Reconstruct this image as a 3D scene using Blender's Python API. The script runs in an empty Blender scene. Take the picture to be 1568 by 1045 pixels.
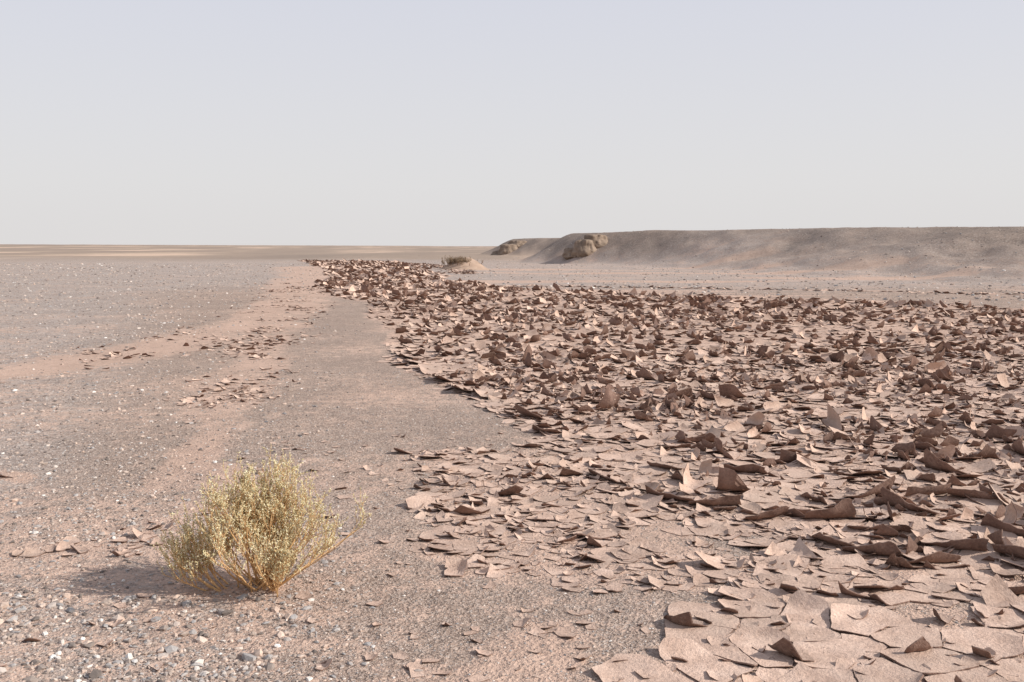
import bpy, bmesh, math, random
import numpy as np
from mathutils import Vector, noise as mnoise

random.seed(7)
rng = np.random.default_rng(11)
scene = bpy.context.scene
scene.view_settings.view_transform = 'Standard'
scene.view_settings.look = 'None'
scene.view_settings.exposure = 0

# ------------------------------------------------------------------ helpers
def vnoise(x, y, seed=0):
    xi = np.floor(x).astype(np.int64); yi = np.floor(y).astype(np.int64)
    xf = x - xi; yf = y - yi
    u = xf*xf*(3-2*xf); v = yf*yf*(3-2*yf)
    def h(a, b):
        n = (a*374761393 + b*668265263 + seed*982451653) & 0xffffffff
        n = ((n ^ (n >> 13)) * 1274126177) & 0xffffffff
        n = (n ^ (n >> 16)) & 0xffffffff
        return n/4294967295.0
    a = h(xi, yi); b = h(xi+1, yi); c = h(xi, yi+1); d = h(xi+1, yi+1)
    return (a*(1-u)+b*u)*(1-v) + (c*(1-u)+d*u)*v

def fbm(x, y, seed=0, octs=4):
    s = 0; a = 1; t = 0
    for o in range(octs):
        s = s + a*vnoise(x*2**o+o*17.3, y*2**o-o*9.1, seed+o); t += a; a *= 0.5
    return s/t*2-1

def sstep(a, b, x):
    t = np.clip((x-a)/(b-a), 0, 1)
    return t*t*(3-2*t)

def seg_dist(x, y, pts, closed=False):
    best = np.full(x.shape, 1e9)
    n = len(pts)
    for i in range(n if closed else n-1):
        ax, ay = pts[i][:2]; bx, by = pts[(i+1) % n][:2]
        dx, dy = bx-ax, by-ay
        t = np.clip(((x-ax)*dx+(y-ay)*dy)/(dx*dx+dy*dy), 0, 1)
        best = np.minimum(best, np.hypot(x-ax-t*dx, y-ay-t*dy))
    return best

def sdist(x, y, poly):
    """positive inside"""
    d = seg_dist(x, y, poly, True)
    ins = np.zeros(x.shape, bool)
    n = len(poly)
    for i in range(n):
        ax, ay = poly[i]; bx, by = poly[(i+1) % n]
        if ay == by: continue
        c = ((ay > y) != (by > y)) & (x < (bx-ax)*(y-ay)/(by-ay)+ax)
        ins ^= c
    return np.where(ins, d, -d)

def stroke(x, y, pts):
    best = np.zeros(x.shape)
    for i in range(len(pts)-1):
        ax, ay, aw = pts[i]; bx, by, bw = pts[i+1]
        dx, dy = bx-ax, by-ay
        t = np.clip(((x-ax)*dx+(y-ay)*dy)/(dx*dx+dy*dy), 0, 1)
        d = np.hypot(x-ax-t*dx, y-ay-t*dy)/(aw+(bw-aw)*t)
        best = np.maximum(best, 1-sstep(0.2, 1.35, d))
    return best

def make_mesh(name, verts, facesets, mats, attrs=None, smooth=True):
    me = bpy.data.meshes.new(name)
    verts = np.asarray(verts, dtype=np.float32)
    me.vertices.add(len(verts)); me.vertices.foreach_set('co', verts.ravel())
    tot = sum(f.shape[0] for f, m in facesets)
    loops = np.concatenate([f.ravel() for f, m in facesets]).astype(np.int32)
    lt = np.concatenate([np.full(f.shape[0], f.shape[1]) for f, m in facesets]).astype(np.int32)
    ls = np.concatenate([[0], np.cumsum(lt)[:-1]]).astype(np.int32)
    mi = np.concatenate([np.full(f.shape[0], m) for f, m in facesets]).astype(np.int32)
    me.loops.add(len(loops)); me.loops.foreach_set('vertex_index', loops)
    me.polygons.add(tot)
    me.polygons.foreach_set('loop_start', ls)
    me.polygons.foreach_set('loop_total', lt)
    me.polygons.foreach_set('material_index', mi)
    me.polygons.foreach_set('use_smooth', np.full(tot, smooth))
    me.update(calc_edges=True)
    if attrs:
        for k, a in attrs.items():
            at = me.attributes.new(k, 'FLOAT', 'POINT')
            at.data.foreach_set('value', np.asarray(a, dtype=np.float32))
    for m in mats: me.materials.append(m)
    ob = bpy.data.objects.new(name, me)
    scene.collection.objects.link(ob)
    return ob

# ------------------------------------------------------------------ site layout (metres, x right, y away)
TERRACE = [(60,-60),(32,0),(25,20),(19.5,36),(16.4,48),(13,62),(10,76),(6.5,83.5),(2.6,88),(0.9,95),(1.2,106),(2.5,124),(3.2,140),(-.5,148),(-5.8,158),(-5,185),(25,240),(420,620),(6000,4000),(6000,-60)]
ZA = [(-21,99),(-9.7,53),(-7.3,37),(-5.5,29.5),(-4.1,27),(-2.9,21.2),(-2.1,17.2),(-1.5,13.6),(-0.7,10.8),(-0.25,9.7),(0.15,8.5),(0.2,7.8),
      (0.45,7.2),(0.62,6.3),(0.85,5.75),(1.15,5.45),(1.4,5.05),(1.5,4.6),(1.85,4.3),(2.3,3.8),(3.2,3.0),(6,3.0),(9,10),(14,18),(13.5,22.5),(8.5,28.5),(4.4,31.3),(-0.1,36),(-2.6,44),(-8,80),(-11,97)]
ZB = [(-0.85,7.3),(0.45,7.5),(0.9,6.2),(1.6,5.2),(1.9,4.6),(1.2,4.3),(0.6,4.2),(-0.1,4.45),(-0.4,4.8),(-0.62,5.6),(-0.6,6.3)]
ZC = [(0.6,4.1),(1.0,4.25),(1.5,4.45),(2.0,4.2),(2.5,3.6),(3,2.6),(1.6,2.2),(0.5,2.6),(0.4,3.3),(0.5,3.7)]
S1 = [(-9,8,1.2),(-5.8,12.0,1.2),(-5.1,15.5,1.0),(-5.3,20,.9),(-5.9,27,1.2),(-8,38,1.8),(-14,70,3.5)]
S2 = [(-2.05,6.2,.28),(-2.45,8.3,.38),(-3.2,11.5,.6),(-3.9,16,.65),(-4.6,20,.75),(-5.2,25,.9)]
S3 = [(-4.2,4.5,.25),(-2.6,4.75,.25),(-2.0,5.0,.25),(-1.65,6.0,.2),(-1.9,6.8,.25)]
S4 = [(-4.4,6.5,.3),(-3.2,6.4,.2)]
S5 = [(-0.5,3.2,.3),(0.1,3.5,.4),(0.2,4.0,.2)]

def height(x, y):
    r = np.hypot(x, y)
    z = 0.018*fbm(x/1.3, y/1.3, 3, 3)*1.0 + 0.006*fbm(x/.22, y/.22, 9, 2)*np.clip(1.5-r/20, 0, 1)
    z = z + 0.10*fbm(x/9, y/9, 31, 2)*sstep(12, 45, r)
    za = sstep(-0.2, 0.5, sdist(x, y, ZA))
    z = z + za*0.030*fbm(x/.45, y/.45, 21, 3)
    sd = sdist(x, y, TERRACE)
    w = np.interp(y, [0, 36, 48, 60, 76, 84, 120, 170, 400], [34, 31, 23, 15, 8, 5.5, 6, 6, 60])
    sdn = sd + w*0.18*fbm(x/5, y/7, 41, 3) + w*.05*fbm(x/1.6, y/1.9, 43, 3)
    ramp = sstep(-0.02, 1.0, sdn/w)*0.6 + np.clip(sdn/w, 0, 1)*0.4
    hm = np.interp(y, [0, 60, 90, 110, 135, 180, 400, 900], [2.72, 2.72, 2.75, 2.9, 2.6, 2.7, 3.0, 2.0])
    z = z + ramp*(hm + 0.16*fbm(x/14, y/14, 51, 3)) + np.clip(sdn/w,0,1)*0.05*fbm(x/2, y/2, 5, 3)
    z = z + 2.9*sstep(40, 420, -x-0.05*y)*sstep(120, 700, y) + 0.3*sstep(90,140,y)*(sd<0)*fbm(x/30,y/40,77,2)
    return z

def fields(x, y):
    r = np.hypot(x, y)
    wob = (0.12+0.014*r)*fbm(x/(0.5+.02*r), y/(0.5+.02*r), 61, 3)
    a = sdist(x, y, ZA)+wob
    b = sdist(x, y, ZB)+wob
    c = sdist(x, y, ZC)+wob
    m = 1.15*sstep(-0.35, 0.2, a)*(.9+.25*fbm(x/1.0, y/1.2, 85, 3))
    m = np.maximum(m, 0.72*sstep(-0.3, 0.25, b)*(.9+.3*fbm(x/.6, y/.6, 86, 3)))
    m = np.maximum(m, 0.66*sstep(-0.25, 0.2, c))
    xx = x+wob; yy = y+wob
    brk = .86+.35*fbm(x/.8, y/.9, 83, 3)
    for s, k in ((S1, .95), (S2, .86), (S3, .9), (S4, .85), (S5, .7)):
        m = np.maximum(m, k*brk*stroke(xx, yy, s))
    flat = (y > 27)*(sdist(x, y, TERRACE) < 6)
    band = sstep(0.0, 0.40, fbm(x/16+3, y/3.2, 71, 3))*sstep(-10, 0, x)
    m = np.maximum(m, 0.78*band*flat*(y < 140))
    g = np.exp(-(((x-1.22)/.24)**2+((y-5.0)/.28)**2)) + np.exp(-(((x-.45)/.25)**2+((y-4.25)/.18)**2))
    m = m*(1-0.8*np.clip(g, 0, 1))
    left = 1-sstep(-1.5, .5, x)
    m = np.maximum(m, 0.34+.06*left+0.28*fbm(x/1.1, y/1.1, 81, 3)-.14*sstep(12, 30, r)*left)
    return a, b, c, np.clip(m, 0, 1.1)

# ------------------------------------------------------------------ materials
def new_mat(name):
    m = bpy.data.materials.new(name); m.use_nodes = True
    nt = m.node_tree; nt.nodes.clear()
    out = nt.nodes.new('ShaderNodeOutputMaterial')
    bs = nt.nodes.new('ShaderNodeBsdfPrincipled')
    bs.inputs['Roughness'].default_value = 0.95
    bs.inputs['Specular IOR Level'].default_value = 0.1
    nt.links.new(bs.outputs[0], out.inputs[0])
    return m, nt, bs

class N:
    def __init__(s, nt): s.nt = nt
    def n(s, t, **kw):
        nd = s.nt.nodes.new(t)
        for k, v in kw.items(): setattr(nd, k, v)
        return nd
    def l(s, a, b): s.nt.links.new(a, b)
    def coord(s):
        return s.n('ShaderNodeTexCoord').outputs['Object']
    def noise(s, scale, detail=3, rough=.55, co=None):
        t = s.n('ShaderNodeTexNoise'); t.inputs['Scale'].default_value = scale
        t.inputs['Detail'].default_value = detail; t.inputs['Roughness'].default_value = rough
        if co is not None: s.l(co, t.inputs['Vector'])
        return t.outputs['Fac']
    def voro(s, scale, co=None, rand=1):
        t = s.n('ShaderNodeTexVoronoi'); t.inputs['Scale'].default_value = scale
        t.inputs['Randomness'].default_value = rand
        if co is not None: s.l(co, t.inputs['Vector'])
        return t
    def ramp(s, fac, stops, interp='LINEAR'):
        r = s.n('ShaderNodeValToRGB'); e = r.color_ramp; e.interpolation = interp
        while len(e.elements) < len(stops): e.elements.new(0.5)
        for i, (p, c) in enumerate(stops):
            e.elements[i].position = p
            e.elements[i].color = (c, c, c, 1) if isinstance(c, (int, float)) else (*c, 1)
        s.l(fac, r.inputs[0]); return r.outputs[0]
    def mix(s, fac, a, b, mode='MIX'):
        m = s.n('ShaderNodeMix', data_type='RGBA', blend_type=mode)
        for idx, v in ((0, fac), (6, a), (7, b)):
            if isinstance(v, (int, float)): m.inputs[idx].default_value = v
            elif isinstance(v, tuple): m.inputs[idx].default_value = (*v, 1)
            else: s.l(v, m.inputs[idx])
        return m.outputs[2]
    def math(s, op, a, b=0.0, clamp=False):
        m = s.n('ShaderNodeMath', operation=op, use_clamp=clamp)
        for idx, v in ((0, a), (1, b)):
            if isinstance(v, (int, float)): m.inputs[idx].default_value = v
            else: s.l(v, m.inputs[idx])
        return m.outputs[0]
    def attr(s, name):
        return s.n('ShaderNodeAttribute', attribute_name=name).outputs['Fac']
    def bump(s, h, strength, dist, nrm=None):
        b = s.n('ShaderNodeBump'); b.inputs['Strength'].default_value = strength
        b.inputs['Distance'].default_value = dist
        s.l(h, b.inputs['Height'])
        if nrm is not None: s.l(nrm, b.inputs['Normal'])
        return b.outputs[0]

# ground
mat_ground, nt, bs = new_mat('desert_ground_mat'); g = N(nt); co = g.coord()
mud = g.attr('mud'); stony = g.attr('stony'); hill = g.attr('hill'); far = g.attr('far')
v1 = g.voro(170, co); v2 = g.voro(62, co); v3 = g.voro(16, co)
def bw(sock):
    c = g.n('ShaderNodeSeparateColor'); g.l(sock, c.inputs[0]); return c.outputs[0]
r1, r2, r3 = bw(v1.outputs['Color']), bw(v2.outputs['Color']), bw(v3.outputs['Color'])
sand = g.ramp(r1, [(0, (.15, .107, .085)), (.3, (.30, .217, .174)), (.65, (.39, .29, .235)), (.9, (.49, .38, .315)), (1, (.68, .59, .52))])
sand = g.mix(.3, sand, g.ramp(r2, [(0, (.16, .12, .10)), (.5, (.365, .273, .22)), (1, (.61, .505, .435))]))
grav = g.ramp(r2, [(0, (.17, .138, .123)), (.3, (.325, .263, .23)), (.6, (.415, .335, .29)), (.88, (.51, .43, .383)), (1, (.76, .71, .66))])
grav3 = g.ramp(r3, [(0, (.23, .187, .165)), (.35, (.385, .31, .272)), (.8, (.455, .373, .326)), (1, (.64, .58, .53))])
grav = g.mix(.4, grav, grav3)
c_g = g.mix(stony, sand, grav)
nbig = g.noise(.7, 4, .6, co); nmed = g.noise(6, 5, .6, co); nfine = g.noise(45, 3, .65, co)
pink = g.ramp(nmed, [(.25, (.48, .325, .25)), (.5, (.57, .395, .308)), (.75, (.64, .462, .368))])
pink = g.mix(.4, pink, g.ramp(nfine, [(.3, (.34, .237, .184)), (.5, (.525, .372, .295)), (.7, (.71, .535, .43))]))
mm = g.math('ADD', mud, g.math('MULTIPLY', g.math('SUBTRACT', nmed, .5), 1.3))
mm = g.math('ADD', mm, g.math('MULTIPLY', g.math('SUBTRACT', nfine, .5), 1.1))
mfac = g.ramp(mm, [(.34, 0.0), (.66, .92)])
c = g.mix(mfac, c_g, pink)
hcol = g.ramp(r3, [(0, (.13, .103, .086)), (.4, (.245, .193, .16)), (.85, (.285, .228, .19)), (1, (.42, .36, .315))])
hcol = g.mix(g.ramp(nbig, [(.35, 0.), (.7, .35)]), hcol, (.35, .265, .212))
c = g.mix(hill, c, hcol)
nfar = g.n('ShaderNodeTexNoise'); nfar.inputs['Scale'].default_value = .035; nfar.inputs['Detail'].default_value = 5
mp = g.n('ShaderNodeMapping'); mp.inputs['Scale'].default_value = (1, .28, 1); g.l(co, mp.inputs[0]); g.l(mp.outputs[0], nfar.inputs[0])
fcol = g.ramp(nfar.outputs['Fac'], [(.35, (.30, .237, .194)), (.52, (.36, .278, .22)), (.64, (.60, .445, .34))])
c = g.mix(far, c, fcol)
c = g.mix(1, c, g.ramp(nbig, [(.25, .88), (.75, 1.10)]), 'MULTIPLY')
g.l(c, bs.inputs['Base Color'])
hh = g.math('ADD', g.math('MULTIPLY', v1.outputs['Distance'], .0028), g.math('MULTIPLY', v2.outputs['Distance'], .006))
hh = g.math('ADD', hh, g.math('MULTIPLY', nmed, .014))
hh = g.math('ADD', hh, g.math('MULTIPLY', nfine, .006))
hh = g.math('ADD', hh, g.math('MULTIPLY', v3.outputs['Distance'], .008))
g.l(g.bump(hh, 1.0, 1.0), bs.inputs['Normal'])

def mud_mat(name, dark, mid, light, dusty):
    m, nt, bs = new_mat(name); g = N(nt); co = g.coord()
    tint = g.attr('tint'); n1 = g.noise(9, 5, .62, co); n2 = g.noise(70, 4, .65, co); n3 = g.noise(300, 2, .5, co)
    n4 = g.noise(2.2, 4, .6, co)
    c = g.ramp(n1, [(.3, dark), (.5, mid), (.7, light)])
    c = g.mix(1, c, g.ramp(tint, [(0, .80), (1, 1.14)]), 'MULTIPLY')
    c = g.mix(1, c, g.ramp(n2, [(.3, .80), (.7, 1.15)]), 'MULTIPLY')
    dm = g.math('ADD', g.math('MULTIPLY', n4, .6), g.math('MULTIPLY', n2, .4))
    c = g.mix(g.ramp(dm, [(.50, 0.), (.62, dusty)]), c, (.46, .35, .28))
    c = g.mix(g.ramp(n3, [(.58, 0.), (.72, .45)]), c, (.30, .225, .185))
    g.l(c, bs.inputs['Base Color'])
    hh = g.math('ADD', g.math('MULTIPLY', n2, .007), g.math('MULTIPLY', n3, .0018))
    g.l(g.bump(hh, 1, 1), bs.inputs['Normal'])
    return m
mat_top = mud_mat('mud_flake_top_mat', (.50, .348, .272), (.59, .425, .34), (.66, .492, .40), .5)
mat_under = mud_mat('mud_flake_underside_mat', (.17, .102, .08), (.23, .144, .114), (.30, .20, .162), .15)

# pebbles
mat_peb, nt, bs = new_mat('pebble_mat'); g = N(nt); co = g.coord()
t = g.attr('tint')
c = g.ramp(t, [(0, (.15, .125, .112)), (.2, (.32, .265, .232)), (.4, (.44, .345, .285)), (.5, (.32, .305, .30)), (.65, (.44, .40, .375)), (.75, (.52, .415, .35)), (.85, (.58, .435, .35)), (.95, (.64, .57, .51)), (1, (.76, .73, .69))])
c = g.mix(1, c, g.ramp(g.noise(120, 3, .6, co), [(.3, .8), (.7, 1.15)]), 'MULTIPLY')
g.l(c, bs.inputs['Base Color']); bs.inputs['Roughness'].default_value = .85
bs.inputs['Specular IOR Level'].default_value = .2

# ------------------------------------------------------------------ ground sheet
front = np.radians(np.linspace(-44, 44, 560))
back = np.radians(np.linspace(44, 316, 70)[1:-1])
ang = np.concatenate([front, back])
def geo(a, b, f): return np.exp(np.arange(math.log(a), math.log(b), f))
rad = np.concatenate([geo(.3, 3, .05), geo(3, 30, .0095), geo(30, 180, .009), geo(180, 320, .012), geo(320, 7000, .03)])
RR, AA = np.meshgrid(rad, ang, indexing='ij')
X = (RR*np.sin(AA)).ravel(); Y = (RR*np.cos(AA)).ravel()
X = np.append(X, 0.); Y = np.append(Y, 0.)
Z = height(X, Y)
nr, na = len(rad), len(ang)
idx = np.arange(nr*na).reshape(nr, na); nx = np.roll(idx, -1, 1)
quads = np.stack([idx[:-1], idx[1:], nx[1:], nx[:-1]], -1).reshape(-1, 4)[:, ::-1]
tris = np.stack([np.full(na, nr*na), idx[0], nx[0]], -1)[:, ::-1]
_, _, _, MUD = fields(X, Y)
R_ = np.hypot(X, Y)
sdT = sdist(X, Y, TERRACE)
HILL = np.maximum(sstep(-1, 14, sdT+3.5*fbm(X/6, Y/6, 15, 3)), .9*sstep(0, 3, sdT)*sstep(70, 84, Y))
FAR = np.clip(sstep(75, 150, Y)+sstep(90, 300, R_), 0, 1)*(1-HILL)
STONY = np.clip(sstep(-0.25, -0.42, (X+.9)/np.maximum(Y, 1)) + sstep(30, 40, Y), 0, 1)
STONY = np.maximum(STONY, (1-sstep(4.2, 5.5, Y))*(1-sstep(-1.5, -.7, X))*.6)
ground = make_mesh('desert_ground', np.stack([X, Y, Z], 1), [(quads, 0), (tris, 0)], [mat_ground],
                   {'mud': MUD, 'stony': STONY, 'hill': HILL, 'far': FAR})

# ------------------------------------------------------------------ curled mud flakes
class Acc:
    def __init__(s): s.v = []; s.f = {}; s.t = []; s.n = 0
    def add(s, v, t, fs):
        for f, m in fs: s.f.setdefault((f.shape[1], m), []).append(f+s.n)
        s.v.append(v); s.t.append(t); s.n += len(v)
acc = Acc()

def emit(cx, cy, rb, th, rings, dirang, c0, rho, amax, back, bowl, thick, tilt, tint, rough=.16, sink=0.0):
    M, n = rb.shape
    rs = np.linspace(0, 1, rings+1)[1:]**0.85
    lx = np.concatenate([np.zeros((M, 1))]+[rb*q*np.cos(th) for q in rs], 1)
    ly = np.concatenate([np.zeros((M, 1))]+[rb*q*np.sin(th) for q in rs], 1)
    mx = lx[:, -n:].mean(1, keepdims=True); my = ly[:, -n:].mean(1, keepdims=True)
    Rm = rb.mean(1)[:, None]
    dx, dy = np.cos(dirang)[:, None], np.sin(dirang)[:, None]
    s = (lx-mx)*dx+(ly-my)*dy; tt = -(lx-mx)*dy+(ly-my)*dx
    rr = np.hypot(lx-mx, ly-my)/Rm
    k_skew = (tint[:, None]-.5)*1.4
    s0 = c0[:, None]*Rm + k_skew*tt
    rho_ = rho[:, None]*Rm*(1+.35*(vnoise(tt/Rm*1.5+cx[:, None]*7, cy[:, None]*5+0*tt, 8)-.5)*2)
    a = np.clip((s-s0)/rho_, 0, amax[:, None]); ex = np.maximum(s-s0-a*rho_, 0)
    s1 = np.where(s > s0, s0+rho_*np.sin(a)+ex*np.cos(a), s)
    z1 = np.where(s > s0, rho_*(1-np.cos(a))+ex*np.sin(a), 0)
    rb2 = rho_*1.5
    b0 = -0.2*Rm
    ab = np.clip((b0-s)/rb2, 0, 1.4)*back[:, None]
    z1 = z1+np.where(s < b0, rb2*(1-np.cos(ab)), 0)
    s1 = np.where(s < b0, s1+(b0-s)*(1-np.cos(ab)), s1)
    ang_ = a-ab
    z1 = z1+bowl[:, None]*Rm*np.minimum(rr, 1.5)**2 + tilt[:, None]*s
    wx = cx[:, None]+(mx*1)+s1*dx-tt*dy; wy = cy[:, None]+my+s1*dy+tt*dx
    z1 = z1 + rough*Rm*(vnoise(wx/(.5*Rm), wy/(.5*Rm), 5)-.5)*np.minimum(rr, 1.2) + rough*.4*Rm*(vnoise(wx/(.2*Rm), wy/(.2*Rm), 6)-.5)
    e = .04
    h0 = height(cx, cy); gx = (height(cx+e, cy)-height(cx-e, cy))/(2*e); gy = (height(cx, cy+e)-height(cx, cy-e))/(2*e)
    gz = h0[:, None]+np.clip(gx, -.4, .4)[:, None]*(wx-cx[:, None])+np.clip(gy, -.4, .4)[:, None]*(wy-cy[:, None])
    zt = gz+thick[:, None]*.8+z1+np.abs(tilt[:, None])*Rm*.5-sink
    P = np.stack([wx, wy, zt], -1)
    nrm = np.stack([-np.sin(ang_)*dx, -np.sin(ang_)*dy, np.cos(ang_)], -1)
    tk = thick[:, None]*(1-.35*np.clip(rr-.4, 0, 1))
    B = P-nrm*tk[..., None]
    nv = P.shape[1]
    rim0 = 1+(rings-1)*n
    V = np.concatenate([P, B, P[:, rim0:], B[:, rim0:]], 1)
    tot = 2*nv+2*n
    k = np.arange(n); k1 = (k+1) % n
    ftri = np.stack([np.zeros(n, int), 1+k, 1+k1], 1)
    fq = []
    for q in range(rings-1):
        o = 1+q*n
        fq.append(np.stack([o+k, o+n+k, o+n+k1, o+k1], 1))
    fq = np.concatenate(fq) if fq else np.zeros((0, 4), int)
    rim = np.stack([2*nv+k, 2*nv+n+k, 2*nv+n+k1, 2*nv+k1], 1)
    off = (np.arange(M)*tot)[:, None, None]
    def ex_(f): return (f[None]+off).reshape(-1, f.shape[1])
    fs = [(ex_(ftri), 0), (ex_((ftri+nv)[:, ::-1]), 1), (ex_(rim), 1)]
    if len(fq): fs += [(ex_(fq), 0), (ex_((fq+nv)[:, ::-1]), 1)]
    acc.add(V.reshape(-1, 3), np.repeat(tint, tot), fs)

NA = 60
def outline(cx, cy, nb, r_, n, R, cuts, rag):
    """boundary as the intersection of half-planes, sampled so that real corners are kept"""
    M = len(cx)
    ph = r_.uniform(0, 6.28, M)
    th = ph[:, None]+np.arange(NA)[None]*2*math.pi/NA
    ct, st = np.cos(th), np.sin(th)
    rb = np.full((M, NA), R)
    for ux, uy, half in nb:
        cs = ct*ux[:, None]+st*uy[:, None]
        rb = np.minimum(rb, np.where(cs > .05, half[:, None]/np.maximum(cs, .05), 1e3))
    for q in range(cuts):
        ca = r_.uniform(0, 6.28, M)+q*2.1; hf = R*r_.uniform(.18, .75, M)
        cs = ct*np.cos(ca)[:, None]+st*np.sin(ca)[:, None]
        rb = np.minimum(rb, np.where(cs > .05, hf[:, None]/np.maximum(cs, .05), 1e3))
    kink = (2*rb-np.roll(rb, 1, 1)-np.roll(rb, -1, 1))/rb
    step = NA/n
    reg = np.zeros(NA); reg[(np.arange(n)*step).astype(int)] = 1
    score = np.where(kink > .035, 5+kink, 0)+reg[None]+r_.uniform(0, .5, rb.shape)
    sel = np.sort(np.argsort(-score, 1)[:, :n], 1)
    rb = np.take_along_axis(rb, sel, 1); th = np.take_along_axis(th, sel, 1)
    rb = rb*(1+r_.uniform(-rag, rag, rb.shape))
    return rb, th

def layer(x0, x1, y0, y1, sp, n, rings, sel, par, seed, wvar=.5, jit=.48, gap=.06, cuts=0, rag=.06, cap=1.5, rough=.16, sink=0.0):
    r_ = np.random.default_rng(seed)
    nx_, ny_ = int((x1-x0)/sp)+1, int((y1-y0)/sp)+1
    gi, gj = np.meshgrid(np.arange(nx_), np.arange(ny_), indexing='ij')
    px = x0+(gi+.5+r_.uniform(-jit, jit, gi.shape))*sp
    py = y0+(gj+.5+r_.uniform(-jit, jit, gi.shape))*sp
    w = r_.uniform(-wvar, wvar, gi.shape)*sp
    keep = sel(px, py, r_)
    keep[:2] = keep[-2:] = False; keep[:, :2] = keep[:, -2:] = False
    I, J = np.nonzero(keep)
    if len(I) == 0: return
    cx, cy, wi = px[I, J], py[I, J], w[I, J]
    M = len(I)
    nb = []
    for a in range(-2, 3):
        for b_ in range(-2, 3):
            if a == 0 and b_ == 0: continue
            ddx = px[I+a, J+b_]-cx; ddy = py[I+a, J+b_]-cy
            d = np.maximum(np.hypot(ddx, ddy), 1e-4)
            half = np.clip(d/2+(wi-w[I+a, J+b_])*.5, .14*sp, None)*(1-gap)
            nb.append((ddx/d, ddy/d, half))
    rb, th = outline(cx, cy, nb, r_, n, cap*sp, cuts, rag)
    emit(cx, cy, rb, th, rings, *par(cx, cy, M, r_), rough=rough, sink=sink)

def strong(lo=.0, hi=1.0, thick=.005):
    def f(cx, cy, M, r_):
        bias = r_.uniform(size=M) < .45
        da = np.where(bias, r_.normal(-2.0, .8, M), r_.uniform(0, 6.28, M))
        amp = np.clip(.04+1.05*r_.uniform(size=M)**1.1 + .3*fbm(cx/.9, cy/.9, 91, 2), .03, 1.2)*(hi-lo)+lo
        a_, b_, c_, _m = fields(cx, cy)
        amp = amp*(.4+.6*sstep(0, .7, a_))
        c0 = r_.uniform(-.45, .3, M)+(1-amp)*.3
        return (da, c0, .33+.8*(1-np.clip(amp, 0, 1))+r_.uniform(0, .35, M), .35+1.35*amp,
                r_.uniform(0, 1.1, M)*amp, r_.uniform(-.02, .14, M)*amp, thick*r_.uniform(.6, 1.5, M),
                r_.normal(0, .12, M)*amp, r_.uniform(0, 1, M))
    return f
def weak(scale=.5, thick=.004, tl=.05):
    def f(cx, cy, M, r_):
        amp = scale*r_.uniform(0, 1, M)**1.5
        return (r_.uniform(0, 6.28, M), r_.uniform(-.3, .4, M), .7+r_.uniform(0, .9, M), .12+1.3*amp,
                r_.uniform(0, 1, M)*amp, r_.uniform(.0, .1, M)*amp*2, thick*r_.uniform(.6, 1.4, M),
                r_.normal(0, tl, M), r_.uniform(.15, 1, M))
    return f

def inview(x, y): return (np.abs(x) < .62*y+1.2)
def selA(y0, y1, dens, dmin=0., var=.35):
    def f(x, y, r_):
        a, b, c, m = fields(x, y)
        dn = dens+var*fbm(x/(.7), y/.9, 101, 3)
        return (a > dmin) & (y >= y0) & (y < y1) & inview(x, y) & (r_.uniform(size=x.shape) < dn)
    return f
layer(-3, 12, 3.0, 16, .13, 18, 3, selA(3, 15, .85, -.15, .4), weak(.18, .004, .015), 31, cuts=0, gap=.025, wvar=.6, rough=.05, sink=.001)
layer(-3, 12, 3.0, 13, .10, 16, 4, selA(3, 12, .38), strong(.08, 1.1, .0042), 1, cuts=1)
layer(-3, 12, 3.0, 15, .17, 20, 4, selA(3, 14, .15, var=.25), strong(.15, 1.0, .0055), 13, cuts=1)
layer(-6, 14, 11, 24, .14, 12, 3, selA(12, 23, .43), strong(.0, 1.0, .0055), 21, cuts=1)
layer(-9, 22, 22, 47, .20, 10, 3, selA(23, 45, .46), strong(.0, .9, .007), 2, cuts=1)
layer(-24, 2, 44, 101, .30, 9, 3, selA(45, 100, .50), strong(.0, .6, .010), 3, cuts=1)
layer(-3, 9, 3.0, 14, .052, 8, 2, selA(3, 13, .26, -.1), strong(0, .95, .003), 4, cuts=1)
def selB(x, y, r_):
    a, b, c, m = fields(x, y)
    q = np.exp(-(((x-1.22)/.22)**2+((y-5.0)/.25)**2))
    return (b > 0) & (a < .25) & (r_.uniform(size=x.shape) < (.58+.7*fbm(x/.4, y/.4, 111, 3))*(1-.8*q))
layer(-1.5, 3, 3.9, 8, .10, 18, 3, selB, weak(.25, .0035, .02), 57, gap=.03, rough=.05, sink=.001)
layer(-1.5, 3, 3.9, 8, .06, 12, 3, lambda x, y, r_: selB(x, y, r_) & (r_.uniform(size=x.shape) < .5), weak(.9, .0035), 5, cuts=1)
layer(-1.5, 3, 3.9, 8, .14, 18, 4, lambda x, y, r_: selB(x, y, r_) & (r_.uniform(size=x.shape) < .25), strong(0, .8, .005), 55, cuts=1)
layer(-1.5, 3, 3.9, 8, .07, 12, 3, lambda x, y, r_: selB(x, y, r_) & (r_.uniform(size=x.shape) < .25), strong(0.3, 1.4, .004), 56, cuts=1)
def selC(x, y, r_):
    a, b, c, m = fields(x, y)
    return (c > 0) & (a < .1) & (r_.uniform(size=x.shape) < .55+.9*fbm(x/.45, y/.45, 121, 2)+.9*sstep(.6, 1.2, x))
def parC(cx, cy, M, r_):
    amp = r_.uniform(0, 1, M)**1.8*.8
    return (r_.normal(2.6, 1.4, M), r_.uniform(.3, .8, M), .5+r_.uniform(0, .6, M), .08+1.0*amp,
            r_.uniform(0, .4, M)*amp, r_.uniform(0, .03, M), .0065*r_.uniform(.7, 1.3, M), r_.normal(0, .012, M), r_.uniform(.5, 1, M))
layer(-1, 4, 2.2, 5, .19, 36, 6, selC, parC, 16, wvar=.5, jit=.45, gap=.02, rag=.03, cap=1.15, rough=.07)
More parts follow.
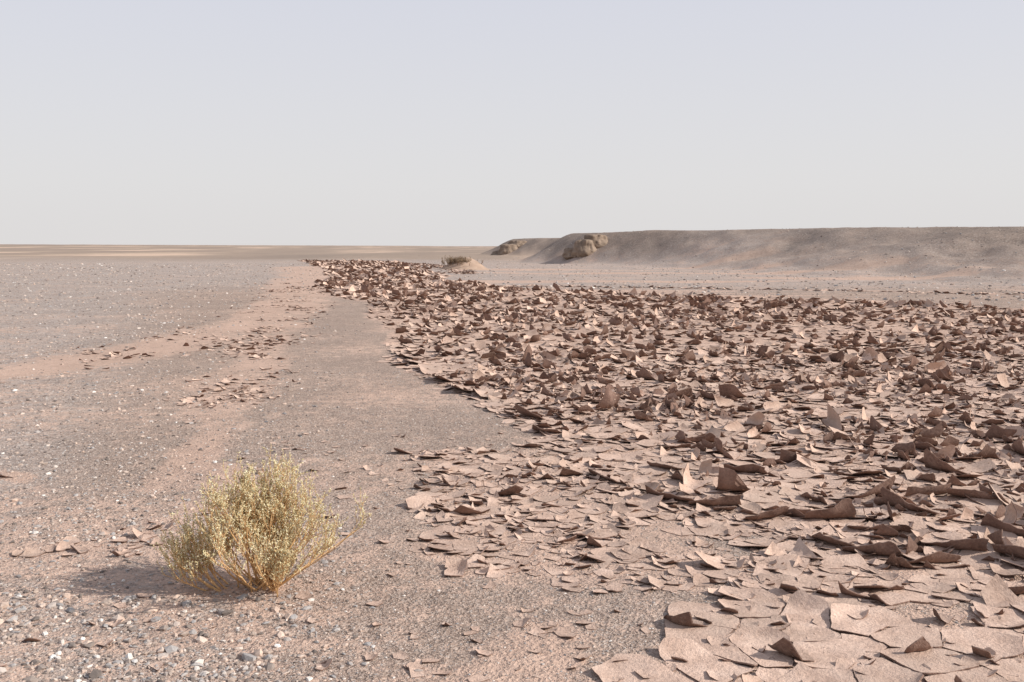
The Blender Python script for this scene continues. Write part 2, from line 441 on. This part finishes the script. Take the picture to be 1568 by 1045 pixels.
layer(-1, 4, 2.2, 5, .06, 10, 2, lambda x, y, r_: selC(x, y, r_) & (r_.uniform(size=x.shape) < .22), weak(.9, .003), 66, cuts=1)
layer(-1, 4, 2.2, 5, .10, 16, 4, lambda x, y, r_: selC(x, y, r_) & (r_.uniform(size=x.shape) < .16), strong(.3, 1.8, .005), 67, cuts=1)
def selD(p, y0, y1):
    def f(x, y, r_):
        d = np.maximum.reduce([stroke(x, y, S1)*.5, stroke(x, y, S2), stroke(x, y, S3)*.8, stroke(x, y, S4), stroke(x, y, S5)])
        cl = sstep(-.05, .55, fbm(x/.55, y/.8, 131, 3))
        return (y >= y0) & (y < y1) & inview(x, y) & (x < .6) & (r_.uniform(size=x.shape) < p*d*cl)
    return f
layer(-9, 1, 2.8, 11, .055, 9, 3, selD(.5, 2.8, 10.5), weak(1, .0035), 7, cuts=1)
layer(-14, -1, 10, 42, .085, 9, 3, selD(.5, 10.5, 40), strong(.0, .8, .005), 8, cuts=1)
layer(-9, 0, 4, 11, .075, 14, 3, selD(.20, 2.8, 10.5), strong(.2, 1.3, .004), 9, cuts=1)
def selE(x, y, r_):
    return inview(x, y) & (x > -1.9) & (x < .6) & (r_.uniform(size=x.shape) < .03*(1+1.5*fbm(x/.4, y/.4, 141, 2))+.07*((y<4)&(x>-.4)))
layer(-3, 1, 2.8, 8, .045, 8, 2, selE, weak(.9, .003), 10, cuts=1)
def selF(x, y, r_):
    d = stroke(x, y, [(-1, 37.5, .4), (4, 36, .5), (9.5, 34.5, .4), (14, 31, .5), (20, 28, .4)])
    d = np.maximum(d, stroke(x, y, [(-9, 88, 1), (-4.5, 70, 1), (-2.4, 52, .8)]))
    return (r_.uniform(size=x.shape) < .5*d)
layer(-11, 22, 26, 90, .19, 9, 3, selF, strong(0, .6, .008), 12, cuts=1)

def place(lst, seed, n=26, rings=6):
    r_ = np.random.default_rng(seed); L = np.array(lst, float); M = len(L)
    nb = []
    for q, k_ in enumerate((.75, 1.5, .6, 1.4)):
        aa = L[:, 3]+q*math.pi/2+r_.uniform(-.3, .3, M)
        nb.append((np.cos(aa), np.sin(aa), L[:, 2]*k_*r_.uniform(.8, 1.15, M)))
    aa = r_.uniform(0, 6.28, M); nb.append((np.cos(aa), np.sin(aa), L[:, 2]*r_.uniform(.7, 1.2, M)))
    rb, th = outline(L[:, 0], L[:, 1], nb, r_, n, float(L[:, 2].max()*2.2), 0, .06)
    emit(L[:, 0], L[:, 1], rb, th, rings, L[:, 3], L[:, 4], L[:, 5], L[:, 6], r_.uniform(0, .6, M), np.full(M, .03), np.full(M, .006), L[:, 7], r_.uniform(.35, .65, M), rough=.14)
place([(.95,5.85,.12,-2.2,-.1,.7,1.1,.05),(1.18,5.72,.11,-1.8,-.2,.6,1.3,.0),(1.36,5.5,.10,-1.4,-.1,.7,1.2,.05),(1.55,5.55,.10,-2.0,0,.6,1.3,0),
       (1.72,5.45,.12,-1.7,-.2,.6,1.4,.05),(1.95,5.25,.11,-1.9,-.1,.6,1.3,0),(1.62,5.05,.10,-2.4,0,.7,1.2,.05),(1.80,4.85,.12,-1.9,-.2,.6,1.4,.05),(1.98,4.72,.10,-1.5,0,.6,1.3,0),
       (2.25,5.6,.11,-2.3,-.2,.55,1.4,.0),(2.45,5.9,.11,-1.6,-.2,.55,1.3,.05),(2.6,5.2,.11,-2.4,-.2,.5,1.4,.05),(1.5,6.6,.11,-1.8,-.1,.7,1.3,.05),(1.0,6.7,.10,-2.2,0,.7,1.2,0),
       (2.0,6.9,.11,-1.5,-.2,.6,1.4,0),(2.9,6.6,.11,-2.1,-.2,.6,1.4,0),(.62,6.35,.10,-2.6,0,.8,1.0,.1),(1.4,7.6,.11,-1.6,-.1,.6,1.3,0),(.26,7.95,.12,-2.3,.1,.9,.9,.15),(.12,7.4,.07,-1.8,-.1,.6,1.3,0),
       (-1.4,13.6,.24,3.4,.2,1.2,.4,.05),(-1.15,12.7,.22,3.5,.2,1.2,.4,.06),(-.95,11.9,.21,3.4,.1,1.2,.4,.06),(-.72,11.1,.2,3.6,.1,1.1,.5,.08),(-.5,10.4,.18,3.4,.1,1.1,.5,.1),(-.25,9.9,.15,3.4,.1,1.0,.6,.1),
       (2.2,4.95,.12,-2.0,-.2,.6,1.3,.03),(2.45,4.75,.12,-2.5,-.1,.6,1.3,.03),(2.1,5.9,.11,-1.3,-.1,.6,1.4,.03),(2.7,5.8,.11,-1.9,-.1,.6,1.4,.03)], 77)

V = np.concatenate(acc.v); T = np.concatenate(acc.t)
fs = [(np.concatenate(v), k[1]) for k, v in acc.f.items()]
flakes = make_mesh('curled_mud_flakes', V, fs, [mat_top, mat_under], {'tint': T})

# ------------------------------------------------------------------ pebbles
PHI = (1+5**.5)/2
ico = np.array([(-1,PHI,0),(1,PHI,0),(-1,-PHI,0),(1,-PHI,0),(0,-1,PHI),(0,1,PHI),(0,-1,-PHI),(0,1,-PHI),(PHI,0,-1),(PHI,0,1),(-PHI,0,-1),(-PHI,0,1)])
ico /= np.linalg.norm(ico[0])
icof = np.array([(0,11,5),(0,5,1),(0,1,7),(0,7,10),(0,10,11),(1,5,9),(5,11,4),(11,10,2),(10,7,6),(7,1,8),(3,9,4),(3,4,2),(3,2,6),(3,6,8),(3,8,9),(4,9,5),(2,4,11),(6,2,10),(8,6,7),(9,8,1)])
octa = np.array([(1,0,0),(0,1,0),(-1,0,0),(0,-1,0),(0,0,1),(0,0,-1)], float)
octf = np.array([(0,1,4),(1,2,4),(2,3,4),(3,0,4),(1,0,5),(2,1,5),(3,2,5),(0,3,5)])
def stones(x, y, size, base, bf, tint, r_):
    M = len(x); k = len(base)
    b = base[None]*(1+r_.uniform(-.34, .34, (M, k, 1)))
    b = b*(size[:, None, None]*np.stack([r_.uniform(.75, 1.45, M), r_.uniform(.6, 1.0, M), r_.uniform(.35, .75, M)], 1)[:, None])
    a = r_.uniform(0, 6.28, M)[:, None]; e = r_.uniform(-.5, .5, M)[:, None]
    y1 = b[..., 1]*np.cos(e)-b[..., 2]*np.sin(e); z1 = b[..., 1]*np.sin(e)+b[..., 2]*np.cos(e)
    X = b[..., 0]*np.cos(a)-y1*np.sin(a)+x[:, None]; Y = b[..., 0]*np.sin(a)+y1*np.cos(a)+y[:, None]
    Z = z1+(height(x, y)+size*.15)[:, None]
    v = np.stack([X, Y, Z], -1).reshape(-1, 3)
    f = (bf[None]+(np.arange(M)*k)[:, None, None]).reshape(-1, 3)
    return v, f, np.repeat(tint, k)
def scatter(N_, y0, y1, u0, u1):
    y = np.exp(rng.uniform(math.log(y0), math.log(y1), N_))
    return rng.uniform(u0, u1, N_)*y, y
sets = []
def addset(x, y, size, base, bf):
    t = rng.uniform(0, 1, len(x))
    sets.append(stones(x, y, size, base, bf, t, rng))
x, y = scatter(22000, 2.9, 5.6, -.62, -.06)
pr = np.exp(-np.maximum(0, x+1.1)**2/.16)*(0.25+.75*sstep(-.25, .35, fbm(x/.35, y/.35, 201, 3)))*(1-.75*sstep(4.0, 5.4, y))
k = rng.uniform(size=len(x)) < pr; x, y = x[k], y[k]
addset(x, y, .003+.011*rng.uniform(size=len(x))**2.6, ico, icof)
x = rng.uniform(-2.2, -.85, 170); y = rng.uniform(3.0, 4.25, 170)
addset(x, y, rng.uniform(.011, .027, 170), ico, icof)
x, y = scatter(110000, 2.9, 12, -.62, .62)
a, b_, c_, m = fields(x, y)
k = rng.uniform(size=len(x)) < (1-.6*np.minimum(m, 1))*np.where(a > 0, .2, 1)
x, y = x[k], y[k]
addset(x, y, (.0017+.0045*rng.uniform(size=len(x))**3)*(.8+.09*y), octa, octf)
x, y = scatter(54000, 5, 85, -.66, -.05)
a, b_, c_, m = fields(x, y)
k = (a < -.3) & (rng.uniform(size=len(x)) < (1-.7*np.minimum(m, 1))*sstep(-.05, -.32, (x+.6)/y)*(.45+.55*sstep(-.3, .3, fbm(x/1.5, y/3, 211, 3))))
x, y = x[k], y[k]
addset(x, y, (.004+.013*rng.uniform(size=len(x))**3)*(.8+.05*y), ico, icof)
x, y = scatter(13000, 24, 150, -.1, .66)
a, b_, c_, m = fields(x, y)
k = (a < -.5); x, y = x[k], y[k]
addset(x, y, .015+.06*rng.uniform(size=len(x))**5, ico, icof)
o = 0; vs = []; fsl = []; ts = []
for v, f, t_ in sets:
    vs.append(v); fsl.append(f+o); ts.append(t_); o += len(v)
gravel = make_mesh('scattered_gravel', np.concatenate(vs), [(np.concatenate(fsl), 0)], [mat_peb], {'tint': np.concatenate(ts)}, smooth=False)

# ------------------------------------------------------------------ shrubs
def plant_mats(prefix, stemc, leaf_stops):
    ms, nt, bs = new_mat(prefix+'_stem_mat'); g = N(nt)
    g.l(g.ramp(g.noise(40, 3, .6, g.coord()), [(.3, tuple(v*.7 for v in stemc)), (.7, stemc)]), bs.inputs['Base Color'])
    ml, nt, bs = new_mat(prefix+'_leaf_mat'); g = N(nt)
    g.l(g.ramp(g.attr('tint'), leaf_stops), bs.inputs['Base Color'])
    bs.inputs['Roughness'].default_value = .75
    return ms, ml
def tube(pts, r0, r1, V, F, T, sides=5):
    base = len(V); n = len(pts)
    for i, p in enumerate(pts):
        d = (pts[min(i+1, n-1)]-pts[max(i-1, 0)]).normalized()
        u = d.orthogonal().normalized(); w = d.cross(u)
        r = r0+(r1-r0)*i/(n-1)
        for s in range(sides):
            a = 2*math.pi*s/sides
            V.append(p+u*math.cos(a)*r+w*math.sin(a)*r); T.append(.5)
    for i in range(n-1):
        for s in range(sides):
            a = base+i*sides+s; b = base+i*sides+(s+1) % sides
            F.append((a, b, b+sides, a+sides))
def grow(p, d, L, up, wig, seg=6):
    pts = [p.copy()]
    for i in range(seg):
        d = (d+Vector((random.gauss(0, wig), random.gauss(0, wig), random.gauss(0, wig)+up))).normalized()
        p = p+d*(L/seg); pts.append(p.copy())
    return pts, d

def make_shrub(name, base, prim, leaf_on, mats, leafsize=.005, scale=1.0, rad=.0042, kids=(5, 7), twigs=(4, 6), leaves=(9, 15)):
    V = []; F = []; T = []; LV = []; LT = []
    def leaf(p, d, sz):
        d = d.normalized(); u = d.orthogonal().normalized(); u = (u*random.uniform(-1, 1)+d.cross(u)*random.uniform(-1, 1)).normalized(); w = d.cross(u)
        L = sz*random.uniform(1.2, 2.4); W = sz*random.uniform(.5, .8)
        c = p+d*L*.8
        t_ = random.random()
        for q in (u*W, w*W, -u*W, -w*W, d*L, -d*L):
            LV.append(c+q); LT.append(t_)
    for (az, tl, L, ox, oy) in prim:
        p = Vector((base[0]+ox, base[1]+oy, base[2]-.01))
        d = Vector((math.sin(tl)*math.cos(az), math.sin(tl)*math.sin(az), math.cos(tl)))
        pts, de = grow(p, d, L, .10, .10, 7)
        tube(pts, rad*random.uniform(.8, 1.2), rad*.45, V, F, T)
        for c in range(random.randint(*kids)):
            f = random.uniform(.34, 1.0); i = min(int(f*7), 6)
            q = pts[i].lerp(pts[i+1], f*7-i if f < 1 else 1)
            dd = (pts[i+1]-pts[i]).normalized()
            dd = (dd*.9+Vector((random.gauss(0, .5), random.gauss(0, .5), random.uniform(-.05, .6)))).normalized()
            l2 = random.uniform(.09, .20)*scale
            p2, d2 = grow(q, dd, l2, .12, .13, 5)
            tube(p2, rad*.45, rad*.25, V, F, T, 4)
            for t_ in range(random.randint(*twigs)):
                f2 = random.uniform(.15, 1.0); i2 = min(int(f2*5), 4)
                q2 = p2[i2].lerp(p2[i2+1], min(f2*5-i2, 1))
                d3 = ((p2[i2+1]-p2[i2]).normalized()*.8+Vector((random.gauss(0, .45), random.gauss(0, .45), random.uniform(0, .75)))).normalized()
                p3, _ = grow(q2, d3, random.uniform(.03, .10)*scale, .13, .12, 4)
                tube(p3, rad*.28, rad*.15, V, F, T, 3)
                if leaf_on:
                    for k_ in range(random.randint(*leaves)):
                        f3 = random.random()**.8; i3 = min(int(f3*4), 3)
                        q3 = p3[i3].lerp(p3[i3+1], f3*4-i3)
                        dl = (p3[i3+1]-p3[i3]).normalized()
                        leaf(q3, dl*.5+Vector((random.gauss(0, .6), random.gauss(0, .6), random.gauss(.1, .6))), leafsize*random.uniform(.6, 1.2))
    F = np.array(F); nV = len(V)
    fsx = [(F, 0)]
    if LV:
        nl = len(LV)//6
        fsx.append(((octf[None]+(np.arange(nl)*6)[:, None, None]+nV).reshape(-1, 3), 1))
    allv = np.array([tuple(v) for v in V+LV])
    allv[:, 2] = np.maximum(allv[:, 2], base[2]-.012)
    return make_mesh(name, allv, fsx, list(mats), {'tint': np.array(T+LT)}, smooth=False)

bm = plant_mats('saltbush', (.72, .46, .23), [(0, (.46, .38, .21)), (.3, (.62, .53, .31)), (.7, (.73, .65, .42)), (1, (.80, .75, .55))])
bx, by = -1.09, 4.38
bz = float(height(np.array([bx]), np.array([by]))[0])
prim = []
for i in range(52):
    az = i*2.39996+random.uniform(-.3, .3)
    tl = math.radians(random.uniform(5, 34) if i % 5 < 2 else random.uniform(36, 72))
    L = random.uniform(.34, .45) if tl < .6 else random.uniform(.28, .46)
    prim.append((az, tl, L, random.gauss(0, .04), random.gauss(0, .03)))
for i in range(9):
    prim.append((math.pi+random.uniform(-.5, .5), math.radians(random.uniform(50, 80)), random.uniform(.14, .28), -.17+random.gauss(0, .02), random.gauss(-.02, .02)))
for i in range(6):
    prim.append((-1.2+random.uniform(-.5, .5), math.radians(random.uniform(30, 70)), random.uniform(.08, .14), .07+random.gauss(0, .02), -.06+random.gauss(0, .02)))
shrub = make_shrub('desert_saltbush', (bx, by, bz), prim, True, bm, leafsize=.0038, leaves=(8, 15))

# distant hummock with a dry shrub
mat_sand, nt, bs = new_mat('wind_blown_sand_mat'); g = N(nt); co = g.coord()
g.l(g.ramp(g.noise(3, 5, .6, co), [(.3, (.37, .26, .195)), (.7, (.46, .34, .26))]), bs.inputs['Base Color'])
g.l(g.bump(g.noise(8, 5, .6, co), .6, .05), bs.inputs['Normal'])
def hummock(name, cx, cy, rx, ry, h, mat):
    q = 60
    U, W = np.meshgrid(np.linspace(-1, 1, q), np.linspace(-1, 1, q), indexing='ij')
    rr = np.hypot(U, W)
    X = cx+U*rx*1.15; Y = cy+W*ry*1.15
    prof = np.clip(1-rr, 0, 1); prof = prof*prof*(3-2*prof)
    Z = height(X, Y)-.05+h*prof*1.1+.10*h*fbm(X/.4, Y/.4, 301, 3)*prof*2+.05*prof
    idx = np.arange(q*q).reshape(q, q)
    f = np.stack([idx[:-1, :-1], idx[1:, :-1], idx[1:, 1:], idx[:-1, 1:]], -1).reshape(-1, 4)
    return make_mesh(name, np.stack([X.ravel(), Y.ravel(), Z.ravel()], 1), [(f, 0)], [mat])
hummock('sand_hummock', -3.0, 63, 1.7, 1.5, .72, mat_sand)
dm = plant_mats('dry_shrub', (.24, .16, .11), [(0, (.24, .18, .12)), (1, (.36, .27, .18))])
prim = [(random.uniform(0, 6.28), math.radians(random.uniform(15, 85)), random.uniform(.2, .5), random.gauss(0, .42), random.gauss(-.25, .3)) for i in range(150)]
make_shrub('dry_shrub', (-3.35, 62.9, .28), prim, True, dm, leafsize=.014, scale=1.3, rad=.014, kids=(3, 5), twigs=(2, 3), leaves=(3, 6))

# ------------------------------------------------------------------ eroded clay mounds at the terrace edge
mat_clay, nt, bs = new_mat('eroded_clay_mat'); g = N(nt); co = g.coord()
n1 = g.noise(1.1, 6, .65, co)
g.l(g.ramp(n1, [(.3, (.19, .14, .105)), (.5, (.27, .203, .155)), (.72, (.36, .275, .213))]), bs.inputs['Base Color'])
g.l(g.bump(g.noise(3.0, 5, .65, co), 1, .07), bs.inputs['Normal'])
def mound(name, blobs, seed):
    """weathered, gullied remnant of clay: several merged lumps half buried in the slope"""
    bm_ = bmesh.new()
    for bi, (cx, cy, dz, rx, ry, rz) in enumerate(blobs):
        z0 = float(height(np.array([float(cx)]), np.array([float(cy)]))[0])+dz
        ret = bmesh.ops.create_icosphere(bm_, subdivisions=5, radius=1)
        o = Vector((seed*13.1+bi*4.4, seed*5.7, bi*2.2))
        for v in ret['verts']:
            p = v.co.copy()
            d = mnoise.fractal(p*1.1+o, 1, 2, 4)*.24 + abs(mnoise.noise(Vector((p.x*3, p.y*3, p.z*.8))+o))*.12
            q = p*(1+d)
            zz = q.z if q.z < .55 else .55+(q.z-.55)*.3
            fl = 1+.75*max(0, -p.z+.15)
            v.co = Vector((cx+q.x*rx*fl, cy+q.y*ry*fl, z0+zz*rz))
    me = bpy.data.meshes.new(name); bm_.to_mesh(me); bm_.free(); me.materials.append(mat_clay)
    for pl in me.polygons: pl.use_smooth = True
    ob = bpy.data.objects.new(name, me); scene.collection.objects.link(ob); return ob
mound('eroded_clay_mound', [(-.5, 151.5, .25, 1.3, 1.3, 1.2), (.9, 152.5, .25, 1.3, 1.2, .9), (-1.9, 153.5, -.1, 1.1, 1.3, .8)], 3)
mound('eroded_clay_mound.001', [(6.3, 86.5, .35, .85, 1.0, 1.1), (7.3, 87.2, .3, .95, 1.0, .85), (5.5, 87.3, .15, .8, 1.0, .7)], 8)

# ------------------------------------------------------------------ light and sky
sdir = Vector((1, -.2, 0)).normalized(); el = math.radians(32)
sv = Vector((sdir.x*math.cos(el), sdir.y*math.cos(el), math.sin(el)))
sun = bpy.data.lights.new('sun', 'SUN'); sun.energy = 4.9; sun.angle = math.radians(.6); sun.color = (1, .95, .88)
so = bpy.data.objects.new('sun', sun); scene.collection.objects.link(so)
so.rotation_euler = (-sv).to_track_quat('-Z', 'Y').to_euler(); so.location = (20, -5, 20)

w = bpy.data.worlds.new('World'); scene.world = w; w.use_nodes = True
nt = w.node_tree; nt.nodes.clear(); g = N(nt)
out = g.n('ShaderNodeOutputWorld')
sky = g.n('ShaderNodeTexSky', sky_type='NISHITA'); sky.sun_disc = False
sky.sun_elevation = el; sky.sun_rotation = math.radians(101.3)
sky.air_density = 1.0; sky.dust_density = 5; sky.ozone_density = 1
b1 = g.n('ShaderNodeBackground'); b1.inputs[1].default_value = .07; g.l(sky.outputs[0], b1.inputs[0])
tc = g.n('ShaderNodeTexCoord'); sp = g.n('ShaderNodeSeparateXYZ'); g.l(tc.outputs['Generated'], sp.inputs[0])
hz_ = g.ramp(sp.outputs['Z'], [(0, (.76, .74, .735)), (.06, (.755, .745, .75)), (.25, (.68, .69, .76)), (.5, (.48, .50, .57)), (1, (.32, .36, .46))])
b2 = g.n('ShaderNodeBackground'); b2.inputs[1].default_value = 1.19; g.l(hz_, b2.inputs[0])
ms = g.n('ShaderNodeMixShader'); ms.inputs[0].default_value = .8
g.l(b1.outputs[0], ms.inputs[1]); g.l(b2.outputs[0], ms.inputs[2]); g.l(ms.outputs[0], out.inputs[0])

# ------------------------------------------------------------------ camera
cam = bpy.data.cameras.new('camera'); cam.lens = 35; cam.sensor_width = 36
cam.shift_y = -.0928; cam.clip_end = 20000; cam.clip_start = .05
cob = bpy.data.objects.new('camera', cam); scene.collection.objects.link(cob)
cob.location = (0, 0, 1.5); cob.rotation_euler = (math.radians(90), 0, 0)
scene.camera = cob
